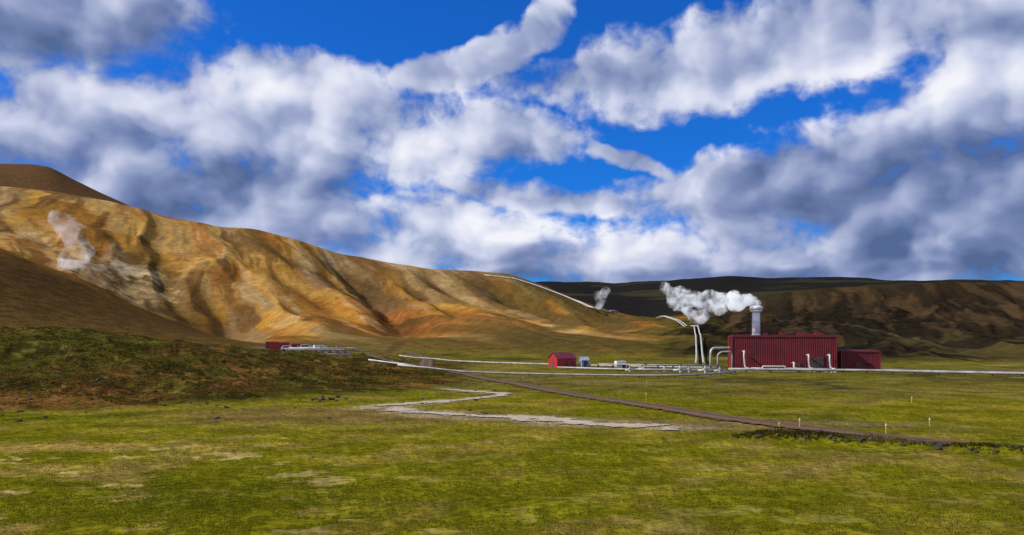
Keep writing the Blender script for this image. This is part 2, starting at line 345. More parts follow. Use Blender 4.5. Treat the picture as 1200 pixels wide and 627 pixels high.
# ---------------------------------------------------------------- mesh helpers
def empty(name,loc=(0,0,0),rz=0):
    e=bpy.data.objects.new(name,None);S.collection.objects.link(e);e.location=loc;e.rotation_euler=(0,0,rz);e.empty_display_size=.5;return e
def obj(name,bm,mats,parent=None,smooth=False):
    mm=bpy.data.meshes.new(name);bm.normal_update();bm.to_mesh(mm);bm.free()
    for q in (mats if isinstance(mats,(list,tuple)) else [mats]): mm.materials.append(q)
    if smooth: mm.polygons.foreach_set('use_smooth',np.ones(len(mm.polygons),bool))
    ob=bpy.data.objects.new(name,mm);S.collection.objects.link(ob)
    if parent: ob.parent=parent
    return ob
def bx(bm,x0,x1,y0,y1,z0,z1,mi=0,bev=0):
    r_=bmesh.ops.create_cube(bm,size=1,matrix=Matrix.Translation(((x0+x1)/2,(y0+y1)/2,(z0+z1)/2))@Matrix.Diagonal((x1-x0,y1-y0,z1-z0,1)))
    fs={f for v in r_['verts'] for f in v.link_faces}
    for f in fs: f.material_index=mi
    if bev:
        es={e for v in r_['verts'] for e in v.link_edges};bmesh.ops.bevel(bm,geom=list(es),offset=bev,segments=2,affect='EDGES')
def cyl(bm,c,r0,r1,h,seg=24,mi=0,mat=None):
    M=Matrix.Translation(Vector(c)+Vector((0,0,h/2)))
    if mat is not None: M=mat
    r_=bmesh.ops.create_cone(bm,cap_ends=True,segments=seg,radius1=r0,radius2=r1,depth=h,matrix=M)
    for f in {f for v in r_['verts'] for f in v.link_faces}: f.material_index=mi
def tube(bm,pts,r,seg=12,mi=0):
    P=[Vector(p) for p in pts];n=len(P);rings=[];up=None
    for i,p in enumerate(P):
        d=(P[min(i+1,n-1)]-P[max(i-1,0)]).normalized()
        if up is None: up=Vector((0,0,1)) if abs(d.z)<.9 else Vector((0,1,0))
        sd=d.cross(up).normalized();up=sd.cross(d).normalized()
        rings.append([bm.verts.new(p+(sd*math.cos(a)+up*math.sin(a))*r) for a in [2*math.pi*k/seg for k in range(seg)]])
    for i in range(n-1):
        for k in range(seg):
            f=bm.faces.new((rings[i][k],rings[i+1][k],rings[i+1][(k+1)%seg],rings[i][(k+1)%seg]));f.smooth=True;f.material_index=mi
    bm.faces.new(rings[0]);bm.faces.new(rings[-1][::-1])
def fillet(pts,rad,seg=6):
    P=[Vector(p) for p in pts];o_=[P[0]]
    for i in range(1,len(P)-1):
        a=(P[i-1]-P[i]);b=(P[i+1]-P[i]);ra=min(rad,a.length*.48,b.length*.48);A=P[i]+a.normalized()*ra;B=P[i]+b.normalized()*ra
        for k in range(seg+1):
            t=k/seg;o_.append(A*(1-t)**2+P[i]*2*t*(1-t)+B*t*t)
    o_.append(P[-1]);return o_
M_alu=simple('pipe_cladding',(.50,.48,.42),.5,.15,.2,.5)
M_alu2=simple('weathered_cladding',(.36,.34,.29),.6,.1,.3,.4)
M_dk=simple('dark_steel',(.07,.065,.06),.6,.2,.3)
M_wh=simple('white_paint',(.78,.78,.76),.45,0,.08,.8)
M_conc=simple('concrete',(.36,.35,.32),.9,0,.2,1.2,bump=.3)
M_red=simple('red_cladding',(.155,.007,.011),.55,0,.3,.22)
M_red2=simple('red_cladding_trim',(.24,.02,.03),.4,0,.1,.8)
M_roof=simple('roof_sheet',(.16,.022,.028),.5,.0,.2,.6)
M_glass=simple('window_glass',(.02,.025,.03),.08,0,.1)
M_tyre=simple('tyre_rubber',(.02,.02,.02),.9,0,.1)
M_yel=simple('yellow_stake_paint',(.62,.42,.05),.6,0,.1)
M_blue=simple('grey_blue_cladding',(.30,.36,.45),.6,0,.1)
M_rock=simple('lava_rock',(.035,.03,.026),.95,0,.5,2.5,bump=.6)
M_rust=simple('rusty_brown',(.20,.07,.03),.8,0,.3)
def corr(bm,x0,x1,yf,z0,z1,pitch=.6,dep=.09,mi=0,axis='x',sgn=-1):
    """trapezoidal cladding sheet"""
    n=int((x1-x0)/pitch);prof=[]
    p=(x1-x0)/n
    for i in range(n):
        a=x0+i*p;prof+=[(a,0),(a+p*.35,0),(a+p*.5,dep),(a+p*.85,dep)]
    prof.append((x1,0));vs=[]
    for a,d_ in prof:
        c=(a,yf+sgn*d_) if axis=='x' else (yf+sgn*d_,a)
        vs.append((bm.verts.new((c[0],c[1],z0)),bm.verts.new((c[0],c[1],z1))))
    for i in range(len(vs)-1):
        f=bm.faces.new((vs[i][0],vs[i+1][0],vs[i+1][1],vs[i][1]));f.material_index=mi
def hall(name,loc,rz,W,Dp,Hh,doors,windows=()):
    e=empty(name,loc,rz)
    bm=bmesh.new();bx(bm,0,W,0,Dp,-.3,Hh);obj('core_walls',bm,M_red,e)
    bm=bmesh.new()
    corr(bm,.15,W-.15,-.02,.5,Hh-.35,.6,.05);corr(bm,.15,Dp-.15,-.02,.5,Hh-.35,.6,.05,axis='y');corr(bm,.15,Dp-.15,W+.02,.5,Hh-.35,.6,.05,axis='y',sgn=1)
    obj('cladding',bm,M_red,e)
    bm=bmesh.new();bx(bm,-.22,W+.22,-.22,Dp+.22,Hh-.3,Hh+.12,0,.03);bx(bm,.3,W-.3,.3,Dp-.3,Hh+.13,Hh+.3)
    obj('roof',bm,M_roof,e)
    bm=bmesh.new()
    for a in (-.2,W-.12):
        bx(bm,a,a+.32,-.2,.12,0,Hh-.31);bx(bm,a,a+.32,Dp-.12,Dp+.2,0,Hh-.31)
    obj('corner_trim',bm,M_red2,e)
    bm=bmesh.new();bx(bm,-.09,W+.09,-.24,Dp+.09,-.3,.48);obj('plinth',bm,M_conc,e)
    bm=bmesh.new()
    for (a,b,h0,h1,k) in doors:
        bx(bm,a,b,-.3,-.02,h0,h1,k);bx(bm,a-.12,b+.12,-.27,-.01,h0,h1+.12,2)
        for i in range(1,5): bx(bm,a,b,-.315,-.29,h0+(h1-h0)*i/5-.02,h0+(h1-h0)*i/5+.02,2)
    for (a,b,h0,h1) in windows:
        bx(bm,a,b,-.3,-.02,h0,h1,1);bx(bm,a-.08,b+.08,-.27,-.01,h0-.08,h1+.08,2)
    obj('doors_and_windows',bm,[M_dk,M_glass,M_red2],e);return e
RZ=-math.radians(10)
PS=hall('power_station_building',(64.5,250,0),RZ,29,14,10.3,[(22.2,25.4,.1,4.2,0),(18.0,19.0,.1,2.3,0)])
bm=bmesh.new()
for a in (9.5,14,19,24): bx(bm,a,a+1.1,5,6.1,10.6,11.3,0,.05)
bx(bm,2,27,9,9.3,10.6,10.9)
obj('roof_vents',bm,M_red2,PS)
AN=hall('annexe_building',(96.2,249,0),RZ,10.5,9,5.9,[(4.1,5.2,.1,2.4,0)],[(6.6,7.8,1.6,2.6)])
ch=empty('steam_chimney',(73.2,256,0))
bm=bmesh.new();cyl(bm,(0,0,9),1.25,1.15,9.2,32);cyl(bm,(0,0,10.2),1.45,1.45,.5,32);cyl(bm,(0,0,14.5),1.24,1.24,.25,32);obj('stack',bm,M_wh,ch,False)
bm=bmesh.new();cyl(bm,(0,0,17.4),1.25,1.9,.7,32);cyl(bm,(0,0,18.1),1.9,1.9,1.1,32);cyl(bm,(0,0,19.2),1.9,1.6,.2,32);obj('cowl',bm,M_wh,ch)
bm=bmesh.new()
for zz in range(0,16): bx(bm,-1.75,-1.35,-.25,.25,10.6+zz*.45,10.64+zz*.45)
bx(bm,-1.72,-1.66,-.28,-.22,10.6,17.5);bx(bm,-1.72,-1.66,.22,.28,10.6,17.5);obj('ladder',bm,M_dk,ch)
for ob in ch.children:
    if ob.name.startswith(('stack','cowl')):
        for p in ob.data.polygons: p.use_smooth=abs(p.normal.z)<.8
# ---------------------------------------------------------------- pipes
def ground_pipe(name,pts,r=.45,lift=.9,step=6,sup=True,offs=(0,),mat=None):
    e=empty(name);bm=bmesh.new();bs_=bmesh.new()
    P=densify([(a,b,0) for a,b in pts],step);N=len(P)
    xs=np.array([p.x for p in P]);ys=np.array([p.y for p in P]);H=height(xs,ys)
    Hs=np.convolve(np.pad(H,2,'edge'),np.ones(5)/5,'valid');H2=np.maximum(Hs,H-.3)
    for of in offs:
        L=[]
        for i,p in enumerate(P):
            d=(P[min(i+1,N-1)]-P[max(i-1,0)]).normalized();q=p+Vector((-d.y,d.x,0))*of
            L.append((q.x,q.y,H2[i]+lift))
        tube(bm,L,r)
        if sup:
            for i in range(0,N,1):
                x,y,zz=L[i];bx(bs_,x-r*.35,x+r*.35,y-r*.35,y+r*.35,H[i]-.6,zz-r*.8);bx(bs_,x-r*1.1,x+r*1.1,y-r*.4,y+r*.4,zz-r*1.05,zz-r*.82)
    obj('pipe',bm,mat or M_alu,e)
    if sup: obj('supports',bs_,M_dk,e)
    else: bs_.free()
    return e
hillp=[sight(568,318),sight(600,324,far=True),sight(640,340,far=True),sight(680,358,far=True),sight(712,369,far=True),sight(745,376,far=True),sight(790,377,far=True),sight(806,381,far=True)]
hillp+= [(.214*640,640),(.217*520,520),(.219*430,430),(.220*350,350),(.220*292,292)]
ground_pipe('steam_pipeline',hillp,.42,1.2,9,offs=(-1.3,1.3))
ground_pipe('steam_pipeline',[(-42,318),(-28,312),(0,296),(30,276),(58,258),(63,256)],.28,.8,6,mat=M_alu2)
ground_pipe('steam_pipeline',[(-30,224),(-22,222),(10,214),(40,209),(54,221),(61,233)],.25,.65,5,mat=M_alu2)
ground_pipe('steam_pipeline',[(14,262),(36,246),(60,243)],.28,.7,5,mat=M_alu2)
ground_pipe('steam_pipeline',[(-40,238),(-35,236),(-26,231)],.24,.6,5)
ground_pipe('steam_pipeline',[(62,243.5),(80,238),(103,231),(128,214),(160,196),(210,172)],.36,.9,6,mat=M_alu2)
ground_pipe('steam_pipeline',[(104,240),(128,226),(165,207),(220,182)],.34,.9,6,mat=M_dk)
def loops(name,paths,r,rad=1.2,mat=None):
    e=empty(name);bm=bmesh.new()
    for p in paths: tube(bm,fillet(p,rad,8),r,16)
    obj('pipe',bm,mat or M_alu,e)
    bm=bmesh.new()
    for p in paths:
        for q in (p[0],p[-1]):
            if q[2]<1.5: cyl(bm,(q[0],q[1],-.1),r*1.5,r*1.5,.35,16)
    obj('footings',bm,M_conc,e);return e
loops('pipe_expansion_loop',[[(58.2,250,0),(58.2,250,6.8),(63.5,252,6.8),(64.6,252,6.8)]],.34,1.6)
loops('pipe_expansion_loop',[[(59.1,245,0),(59.1,245,5.0),(60.2,245,5.8),(62.6,245,5.8),(63.2,245,4.8),(63.2,245,0)]],.28,1.5,M_alu2)
for (pxx,h_,w_) in ((876,6,1.4),(932,2.7,1.6),(948,5,1.2),(971,5,1.0)):
    Dd=244;x=(pxx-600)*Dd/1000;fy=250-(x-64.5)*.176
    loops('wall_steam_pipe',[[(x,fy-.6,h_-.2),(x,fy-2.4,h_),(x-w_*.2,fy-2.8,h_-1.2),(x,fy-3.0,1.0),(x+w_,fy-4.2,1.0)]],.27,.9)
loops('silencer_pipe',[[(68.5,246,1),(72,245,1),(72,245,1.6),(78,243.5,1.6),(78,243.5,1),(90,240,1)]],.26,.8)
def valve(name,x,y,k=1.0,mat=M_alu):
    z0=hz(x,y);e=empty(name,(x,y,z0));bm=bmesh.new()
    cyl(bm,(0,0,0),.5*k,.5*k,1.2*k,16);cyl(bm,(0,0,1.2*k),.75*k,.75*k,.25*k,16);cyl(bm,(0,0,1.45*k),.35*k,.35*k,.9*k,16)
    tube(bm,[(-2*k,0,.8*k),(2*k,0,.8*k)],.3*k);obj('body',bm,mat,e)
    bm=bmesh.new();cyl(bm,(0,0,2.35*k),.6*k,.6*k,.08,16);bx(bm,-.9*k,.9*k,-.9*k,.9*k,-.3,.06);obj('handwheel_and_base',bm,M_dk,e)
for a,b,k in ((47,238,1.0),(50,241,.8),(53.5,236,1.0),(44,246,.8),(39,251,.9),(58,238,.8),(34,246,.7)): valve('wellhead_valve',a,b,k)
e=empty('pipe_rack',(0,0,0));bm=bmesh.new()
for i in range(9):
    x=26+i*4.2;y=258-i*1.6;bx(bm,x-.1,x+.1,y-.1,y+.1,-.2,1.5);bx(bm,x-.1,x+.1,y-2.1,y-1.9,-.2,1.5);bx(bm,x-.14,x+.14,y-2.3,y+.3,1.5,1.7)
obj('frames',bm,M_dk,e);bm=bmesh.new()
for of in (-.3,-1.0,-1.7): tube(bm,[(26,258+of,1.9),(60,258-34*.381+of,1.9)],.15)
obj('pipes',bm,M_alu2,e)
# ---------------------------------------------------------------- sheds
def shed(name,x,y,rz,W,Dp,Hw,Hr,mw,mr,door=True):
    z0=hz(x,y);e=empty(name,(x,y,z0),rz);bm=bmesh.new()
    v=[(-W/2,-Dp/2,-.4),(W/2,-Dp/2,-.4),(W/2,Dp/2,-.4),(-W/2,Dp/2,-.4),(-W/2,-Dp/2,Hw),(W/2,-Dp/2,Hw),(W/2,Dp/2,Hw),(-W/2,Dp/2,Hw),(-W/2,0,Hr),(W/2,0,Hr)]
    V=[bm.verts.new(a) for a in v]
    for f in ((0,1,5,4),(2,3,7,6),(1,2,6,9,5),(3,0,4,8,7),(4,5,9,8),(6,7,8,9)): bm.faces.new([V[i] for i in f])
    obj('walls',bm,mw,e);bm=bmesh.new()
    for sg in (-1,1):
        q=[(-W/2-.25,sg*(Dp/2+.3),Hw-.12),(W/2+.25,sg*(Dp/2+.3),Hw-.12),(W/2+.25,0,Hr+.08),(-W/2-.25,0,Hr+.08)]
        V=[bm.verts.new(a) for a in q]+[bm.verts.new((a[0],a[1],a[2]+.12)) for a in q]
        for f in ((0,1,2,3),(7,6,5,4),(0,4,5,1),(1,5,6,2),(2,6,7,3),(3,7,4,0)): bm.faces.new([V[i] for i in f])
    obj('roof',bm,mr,e);bm=bmesh.new()
    bx(bm,-.5,.5,-Dp/2-.06,-Dp/2-.01,0,2.1);bx(bm,W*.25,W*.4,-Dp/2-.06,-Dp/2-.01,1,1.8)
    bx(bm,-W/2-.06,-W/2-.01,-.6,.6,0,2.2);obj('door_and_window',bm,[M_dk],e);return e
M_redb=simple('bright_red_cladding',(.38,.018,.022),.5,0,.15,.6)
shed('red_shed',16.6,282,math.radians(28),7.2,5.5,3.0,4.7,M_redb,M_roof)
shed('tool_shed',23.6,280,math.radians(15),2.5,2.5,2.4,3.3,M_blue,M_blue)
def cabin(name,x,y,W,Dp,Hh,mat,rz=0):
    z0=hz(x,y);e=empty(name,(x,y,z0),rz);bm=bmesh.new();bx(bm,-W/2,W/2,-Dp/2,Dp/2,.15,Hh,0,.06);obj('body',bm,mat,e)
    bm=bmesh.new();corr(bm,-W/2+.2,W/2-.2,-Dp/2-.01,.35,Hh-.25,.35,.05);obj('side_ribs',bm,mat,e)
    bm=bmesh.new();bx(bm,-W/2+.1,-W/2+.4,-Dp/2,Dp/2,-.6,.149);bx(bm,W/2-.4,W/2-.1,-Dp/2,Dp/2,-.6,.149);bx(bm,W*.1,W*.1+.9,-Dp/2-.1,-Dp/2-.065,.3,2.0);obj('skids_and_door',bm,M_dk,e)
cabin('shipping_container',-75.5,277,6,2.5,2.7,M_redb,.1);cabin('shipping_container',-70.5,279,2.6,2.5,2.3,M_redb,.1);cabin('shipping_container',-79.5,283,4,2.5,2.2,M_rust,.1)
cabin('site_cabin',32.5,256,3.0,2.2,2.8,M_wh,.2)
def car(name,x,y,rz,k=1,van=False):
    z0=hz(x,y)+.05;e=empty(name,(x,y,z0),rz);bm=bmesh.new()
    pr=[(-2.2,.35),(-2.25,.9),(-2.1,1.0),(-1.75,1.65),(.35,1.68),(1.05,1.08),(2.05,.95),(2.2,.7),(2.2,.35)]
    if van: pr=[(-2.3,.35),(-2.35,1.9),(-2.2,2.05),(.8,2.05),(1.5,1.25),(2.2,1.05),(2.35,.7),(2.3,.35)]
    A=[bm.verts.new((a*k,-.88*k,b*k)) for a,b in pr];B=[bm.verts.new((a*k,.88*k,b*k)) for a,b in pr];n=len(pr)
    bm.faces.new(A);bm.faces.new(B[::-1])
    for i in range(n): bm.faces.new((A[i],B[i],B[(i+1)%n],A[(i+1)%n]))
    bmesh.ops.recalc_face_normals(bm,faces=bm.faces);bmesh.ops.bevel(bm,geom=list(bm.edges),offset=.07,segments=2,affect='EDGES')
    obj('body',bm,M_wh,e);bm=bmesh.new()
    for sg in (-1,1):
        yy=sg*.885*k
        for q in ([(-1.6,1.05),(-1.45,1.52),(-.6,1.55),(-.6,1.05)],[(-.5,1.05),(-.5,1.55),(.25,1.55),(.75,1.08)]):
            if van and q[0][0]<-1: continue
            V=[bm.verts.new((a*k,yy,b*k)) for a,b in q];bm.faces.new(V)
    q=[(1.02,-.72,1.13),(1.02,.72,1.13),(.42,.68,1.64),(.42,-.68,1.64)]
    bm.faces.new([bm.verts.new((a*k+.03,b*k,c*k+.03)) for a,b,c in q]);obj('windows',bm,M_glass,e)
    bm=bmesh.new()
    for a in (-1.35,1.4):
        for sg in (-1,1):
            cyl(bm,(0,0,0),.35*k,.35*k,.24,18,0,Matrix.Translation((a*k,sg*.82*k,.35*k))@Matrix.Rotation(math.pi/2,4,'X'))
    obj('wheels',bm,M_tyre,e)
car('parked_car',-66.2,275,.15);car('parked_car',-71.5,273,.0,1);car('parked_van',-62.0,277,.4,1,True)
e=empty('pipe_manifold',(-59,258,hz(-59,258)-.3),-.10);bm=bmesh.new()
for i in range(8):
    x=-8+i*2.3;bx(bm,x-.14,x+.14,-.2,.2,-3,1.0);bx(bm,x-.14,x+.14,2.0,2.4,-3,1.0)
bx(bm,-8.6,8.7,-.4,2.6,1.01,1.3,0,.04);obj('deck',bm,M_conc,e)
bm=bmesh.new();tube(bm,[(-9,.3,1.6),(9,.3,1.6)],.18);tube(bm,[(-9,1.6,1.6),(11,1.6,1.6),(14,2,.4)],.18);tube(bm,[(-9,-1.2,.2),(11,-1.2,-.3)],.18)
for x in (-6,-2,3,6): cyl(bm,(x,.3,1.6),.12,.12,.7,12);cyl(bm,(x,.3,2.3),.25,.25,.1,12)
obj('pipes',bm,M_alu,e)
for x,y,h_ in ((31.2,92.5,1.25),(29.3,93.5,.7),(20.6,131,1.5),(38.6,88,1.2),(2.5,186,1.4),(47.5,97,1.0),(60,128,1.0),(-33,235,1.4),(27,171,1.2)):
    e=empty('marker_stake',(x,y,hz(x,y)));bm=bmesh.new();bx(bm,-.06,.06,-.06,.06,-.3,h_,0,.01);bx(bm,-.075,.075,-.075,.075,h_*.72,h_*.86,1);obj('post',bm,[M_yel,M_wh],e)
# ---------------------------------------------------------------- rocks
def rockmesh(name,items,mat):
    bm=bmesh.new()
    for x,y,zz,sz in items:
        r_=bmesh.ops.create_icosphere(bm,subdivisions=2,radius=1);q=Matrix.Rotation(random.random()*6,3,'Z')
        sx,sy,sz_=sz*random.uniform(.7,1.4),sz*random.uniform(.6,1.1),sz*random.uniform(.45,.8)
        for v in r_['verts']:
            c=v.co;k=1+.28*math.sin(c.x*3.1+x*7)*math.cos(c.y*2.7+y*5)+random.uniform(-.1,.1)
            v.co=q@Vector((c.x*sx*k,c.y*sy*k,c.z*sz_*k))+Vector((x,y,zz))
    return obj(name,bm,mat)
it=[]
for i in range(150):
    u=random.random()**1.3;x=25+u*18+random.gauss(0,1.0);y=87-u*14.5+random.gauss(0,1.0);it.append([x,y,0,random.choice([.08,.1,.14,.2,.3,.38])])
for i in range(130):
    x=random.uniform(-80,0);y=random.uniform(100,190);it.append([x,y,0,random.uniform(.1,.35)])
for i in range(12): it.append([-29+random.gauss(0,1.6),137+random.gauss(0,3),0,random.uniform(.3,.6)])
hh_=height(np.array([i[0] for i in it]),np.array([i[1] for i in it]))
for i,h_ in zip(it,hh_): i[2]=h_+i[3]*.1
rockmesh('lava_rocks',it,M_rock)
# ---------------------------------------------------------------- grass
def tufts(name,x,y,hgt,wid,nb,colfn,lean=.5):
    N=len(x);zz=height(x,y)
    X_=np.repeat(x,nb);Y_=np.repeat(y,nb);Z_=np.repeat(zz,nb);H_=np.repeat(hgt,nb)*rng.uniform(.5,1.1,N*nb);W_=np.repeat(wid,nb)
    an=rng.uniform(0,2*math.pi,N*nb);rad=rng.uniform(0,1,N*nb)*W_*1.6;bx_=X_+np.cos(an)*rad;by_=Y_+np.sin(an)*rad
    a2=rng.uniform(0,2*math.pi,N*nb);dx=np.cos(a2)*W_*.5;dy=np.sin(a2)*W_*.5
    tx=bx_+np.cos(an)*H_*lean*rng.uniform(.2,1,N*nb);ty=by_+np.sin(an)*H_*lean*rng.uniform(.2,1,N*nb)
    V=np.stack([np.stack([bx_-dx,by_-dy,Z_-.03],1),np.stack([bx_+dx,by_+dy,Z_-.03],1),np.stack([tx,ty,Z_+H_],1)],1).reshape(-1,3)
    nt_=N*nb;mm=bpy.data.meshes.new(name);mm.vertices.add(nt_*3);mm.vertices.foreach_set('co',V.astype(np.float32).ravel())
    mm.loops.add(nt_*3);mm.loops.foreach_set('vertex_index',np.arange(nt_*3,dtype=np.int32));mm.polygons.add(nt_);mm.polygons.foreach_set('loop_start',np.arange(nt_,dtype=np.int32)*3)
    try: mm.polygons.foreach_set('loop_total',np.full(nt_,3,dtype=np.int32))
    except Exception: pass
    mm.update(calc_edges=True)
    c=np.repeat(colfn(x,y),nb*3,axis=0)*np.repeat(rng.uniform(.7,1.35,nt_),3)[:,None]
    a_=mm.color_attributes.new('Col','FLOAT_COLOR','POINT');a_.data.foreach_set('color',np.concatenate([c,np.ones((len(c),1))],1).astype(np.float32).ravel())
    mm.materials.append(M_gr);ob=bpy.data.objects.new(name,mm);S.collection.objects.link(ob)
M_gr,nt,o=newmat('grass_blades');at=nd(nt,'ShaderNodeAttribute',attribute_name='Col');b=nd(nt,'ShaderNodeBsdfDiffuse')
tl=nd(nt,'ShaderNodeBsdfTranslucent');c=at.outputs['Color']
nt.links.new(c,b.inputs['Color']);nt.links.new(c,tl.inputs[0]);mx=nd(nt,'ShaderNodeMixShader');mx.inputs[0].default_value=.4
nt.links.new(b.outputs[0],mx.inputs[1]);nt.links.new(tl.outputs[0],mx.inputs[2]);nt.links.new(mx.outputs[0],o.inputs[0])
def gcol(x,y):
    f1=fbm(x/28,y/28,101,4);f2=fbm(x/7,y/7,103,4);f3=fbm(x/90,y/60,105,4);f4=fbm(x/2,y/2,107,3)
    c=np.tile(np.array([.180,.174,.009]),(len(x),1));c=mixv(c,(.076,.098,.006),ss(f1*.5+f2*.5,.47,.62)*.8);c=mixv(c,(.28,.23,.028),ss(f3*.5+f2*.5,.48,.62)*.75)
    c=mixv(c,(.27,.195,.055),ss(f2*.5+f4*.5,.55,.65)*.6)
    return c
N=150000
D=40*(150/40)**(rng.uniform(0,1,N)**1.15);t=rng.uniform(-.66,.66,N);x=t*D;y=D
dr,_=segd(x,y,[(0,182),(8,158),(14,139),(22.7,113.6),(29,98),(35,88),(40,80),(46,73),(60,62)])
d2,_=segd(x,y,STR);d3,_=segd(x,y,STR2)
k=(dr>3)&(d2>1.8)&(d3>2.6)&(fbm(x/3.2,y/2.6,111,4)<.68)&(fbm(x/1.6,y/1.6,140,3)>.40);x=x[k];y=y[k]
tufts('meadow_grass',x,y,rng.uniform(.04,.13,len(x)),rng.uniform(.05,.10,len(x)),3,gcol)
N=26000;t=rng.uniform(-.66,-.03,N);D=rng.uniform(100,215,N);x=t*D;y=D;zz=height(x,y);k=(zz>.7)&(fbm(x/6,y/6,150,3)>.44);x=x[k];y=y[k]
x2=rng.normal(0,1.2,2000);u=rng.uniform(0,1,2000)**1.3;x2=25+u*34+x2;y2=87-u*25+rng.normal(0,1.0,2000)
x=np.concatenate([x,x2]);y=np.concatenate([y,y2])
def hcol(x,y):
    f=fbm(x/5,y/5,160,4);c=np.tile(np.array([.065,.060,.010]),(len(x),1));c=mixv(c,(.17,.135,.022),ss(f,.45,.60));c=mixv(c,(.19,.08,.028),ss(fbm(x/11,y/11,161,3),.50,.62)*.75);return c
tufts('heath_shrubs',x,y,rng.uniform(.10,.36,len(x)),rng.uniform(.12,.26,len(x)),7,hcol,.8)
# ---------------------------------------------------------------- steam
def steam(name,puffs,dens,vox=.5,nscale=.35,glow=.5,thr=.42):
    bm=bmesh.new()
    for x,y,zz,r_ in puffs:
        for j in range(5):
            q=Vector((random.gauss(0,1),random.gauss(0,1),random.gauss(0,1)));q=q.normalized()*r_*.65*random.random()
            bmesh.ops.create_icosphere(bm,subdivisions=2,radius=r_*random.uniform(.45,.85),matrix=Matrix.Translation(Vector((x,y,zz))+q))
    m,nt,o=newmat(name+'_vapour');v=nd(nt,'ShaderNodeVolumePrincipled');v.inputs['Color'].default_value=(1,1,1,1)
    tc=nd(nt,'ShaderNodeTexCoord');n=nd(nt,'ShaderNodeTexNoise',i_Scale=nscale,i_Detail=4.5,i_Roughness=.68,i_Distortion=.6);nt.links.new(tc.outputs['Object'],n.inputs['Vector'])
    de=mapr(nt,n.outputs[0],thr,thr+.25,0,dens)
    nt.links.new(de,v.inputs['Density']);nt.links.new(v.outputs[0],o.inputs['Volume'])
    # added emission, stands in for daylight multiply scattered inside the white vapour
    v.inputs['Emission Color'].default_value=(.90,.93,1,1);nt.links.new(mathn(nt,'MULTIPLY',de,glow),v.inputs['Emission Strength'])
    ob=obj(name,bm,m);rmd=ob.modifiers.new('union','REMESH');rmd.mode='VOXEL';rmd.voxel_size=vox;return ob
pf=[(73.2,256,19.9,1.7),(72.6,256,20.6,1.9),(71.2,256,21.1,2.1),(69.6,256,21.3,2.4),(68,256,21.2,2.7),(66,256,20.9,3.1),(63.4,256,20.3,3.8),(60.6,256,19.8,4.3),(57.8,256,19.3,4.6),(55.2,256,19.4,4.6),(52.6,256,20.2,4.2),(50.2,256,21.6,3.6),(48.2,256,23.2,3.0),(46.4,256,24.8,2.2)]
steam('chimney_steam',pf[:6],.85,.4,.40,.46,.36)
steam('chimney_steam',pf[6:],.60,.4,.34,.46,.455)
def at3(px_,py_,D_): return ((px_-600)*D_/1000,D_,HC+(395-py_)*D_/1000)
steam('fumarole_steam',[at3(78,316,640)+(8,),at3(82,308,640)+(11,),at3(88,299,640)+(12,),at3(94,290,640)+(12,),at3(90,280,640)+(12,),at3(80,268,640)+(12,),at3(68,258,640)+(10,)],.055,2,.075,.42,.43)
steam('fumarole_steam',[at3(702,358,700)+(4,),at3(705,352,700)+(6,),at3(704,345,700)+(6,),at3(710,340,700)+(4,)],.10,1.2,.14,.38,.40)
steam('fumarole_steam',[at3(1085,432,300)+(1.4,),at3(1092,431,300)+(1.4,)],.1,.5,.5,.3)
# ---------------------------------------------------------------- world sky with clouds
SEL=math.radians(38);SAZ=math.radians(-94)
w=bpy.data.worlds.new('World');S.world=w;w.use_nodes=True;nt=w.node_tree
for q in list(nt.nodes): nt.nodes.remove(q)
wo=nt.nodes.new('ShaderNodeOutputWorld')
sk=nt.nodes.new('ShaderNodeTexSky');sk.sky_type='NISHITA';sk.sun_disc=False;sk.sun_elevation=SEL;sk.sun_rotation=SAZ;sk.air_density=1.0;sk.dust_density=.3;sk.ozone_density=3
tint=mixc(nt,1.0,sk.outputs[0],(.06,.44,1.15),'MULTIPLY')
bgS=nd(nt,'ShaderNodeBackground');nt.links.new(tint,bgS.inputs[0]);bgS.inputs[1].default_value=.12
def angles(px_,py_):
    t=(px_-600)/1000;e=(395-py_)/1000;az=math.atan(t);return az,math.atan(e*math.cos(az))
BL=[(50,15,210,58,14),(60,160,200,66,0),(330,150,170,58,-6),(430,148,170,50,-8),(575,155,110,32,-5),(220,225,220,55,0),(395,103,130,22,-12),
 (520,88,76,18,10),(610,50,78,20,35),(700,95,95,28,0),(820,80,140,44,10),(960,40,260,46,5),(1170,45,120,50,0),
 (1120,130,160,55,25),(1000,185,200,44,16),(860,215,140,28,5),(1130,225,200,85,0),(960,240,230,36,0),(650,232,110,17,-8),(740,192,64,10,-20),
 (320,262,200,32,0),(500,280,210,42,0),(680,298,160,40,0),(850,300,180,46,0),(1060,300,260,46,0)]
tc=nt.nodes.new('ShaderNodeTexCoord');G=tc.outputs['Generated'];L=nt.links.new
sx=nt.nodes.new('ShaderNodeSeparateXYZ');L(G,sx.inputs[0])
az=mathn(nt,'ARCTAN2',sx.outputs[0],sx.outputs[1]);el=mathn(nt,'ARCSINE',sx.outputs[2])
cb=nt.nodes.new('ShaderNodeCombineXYZ');L(az,cb.inputs[0]);L(el,cb.inputs[1])
cp=nt.nodes.new('ShaderNodeCombineXYZ');L(az,cp.inputs[0])
L(mathn(nt,'MULTIPLY',mathn(nt,'POWER',mathn(nt,'MAXIMUM',mathn(nt,'ADD',el,.02),.001),.75),1.15),cp.inputs[1])
def noise(vec,sc,de,ro,dist=0):
    n=nt.nodes.new('ShaderNodeTexNoise');n.noise_dimensions='2D';n.inputs['Scale'].default_value=sc;n.inputs['Detail'].default_value=de;n.inputs['Roughness'].default_value=ro;n.inputs['Distortion'].default_value=dist;L(vec,n.inputs['Vector']);return n
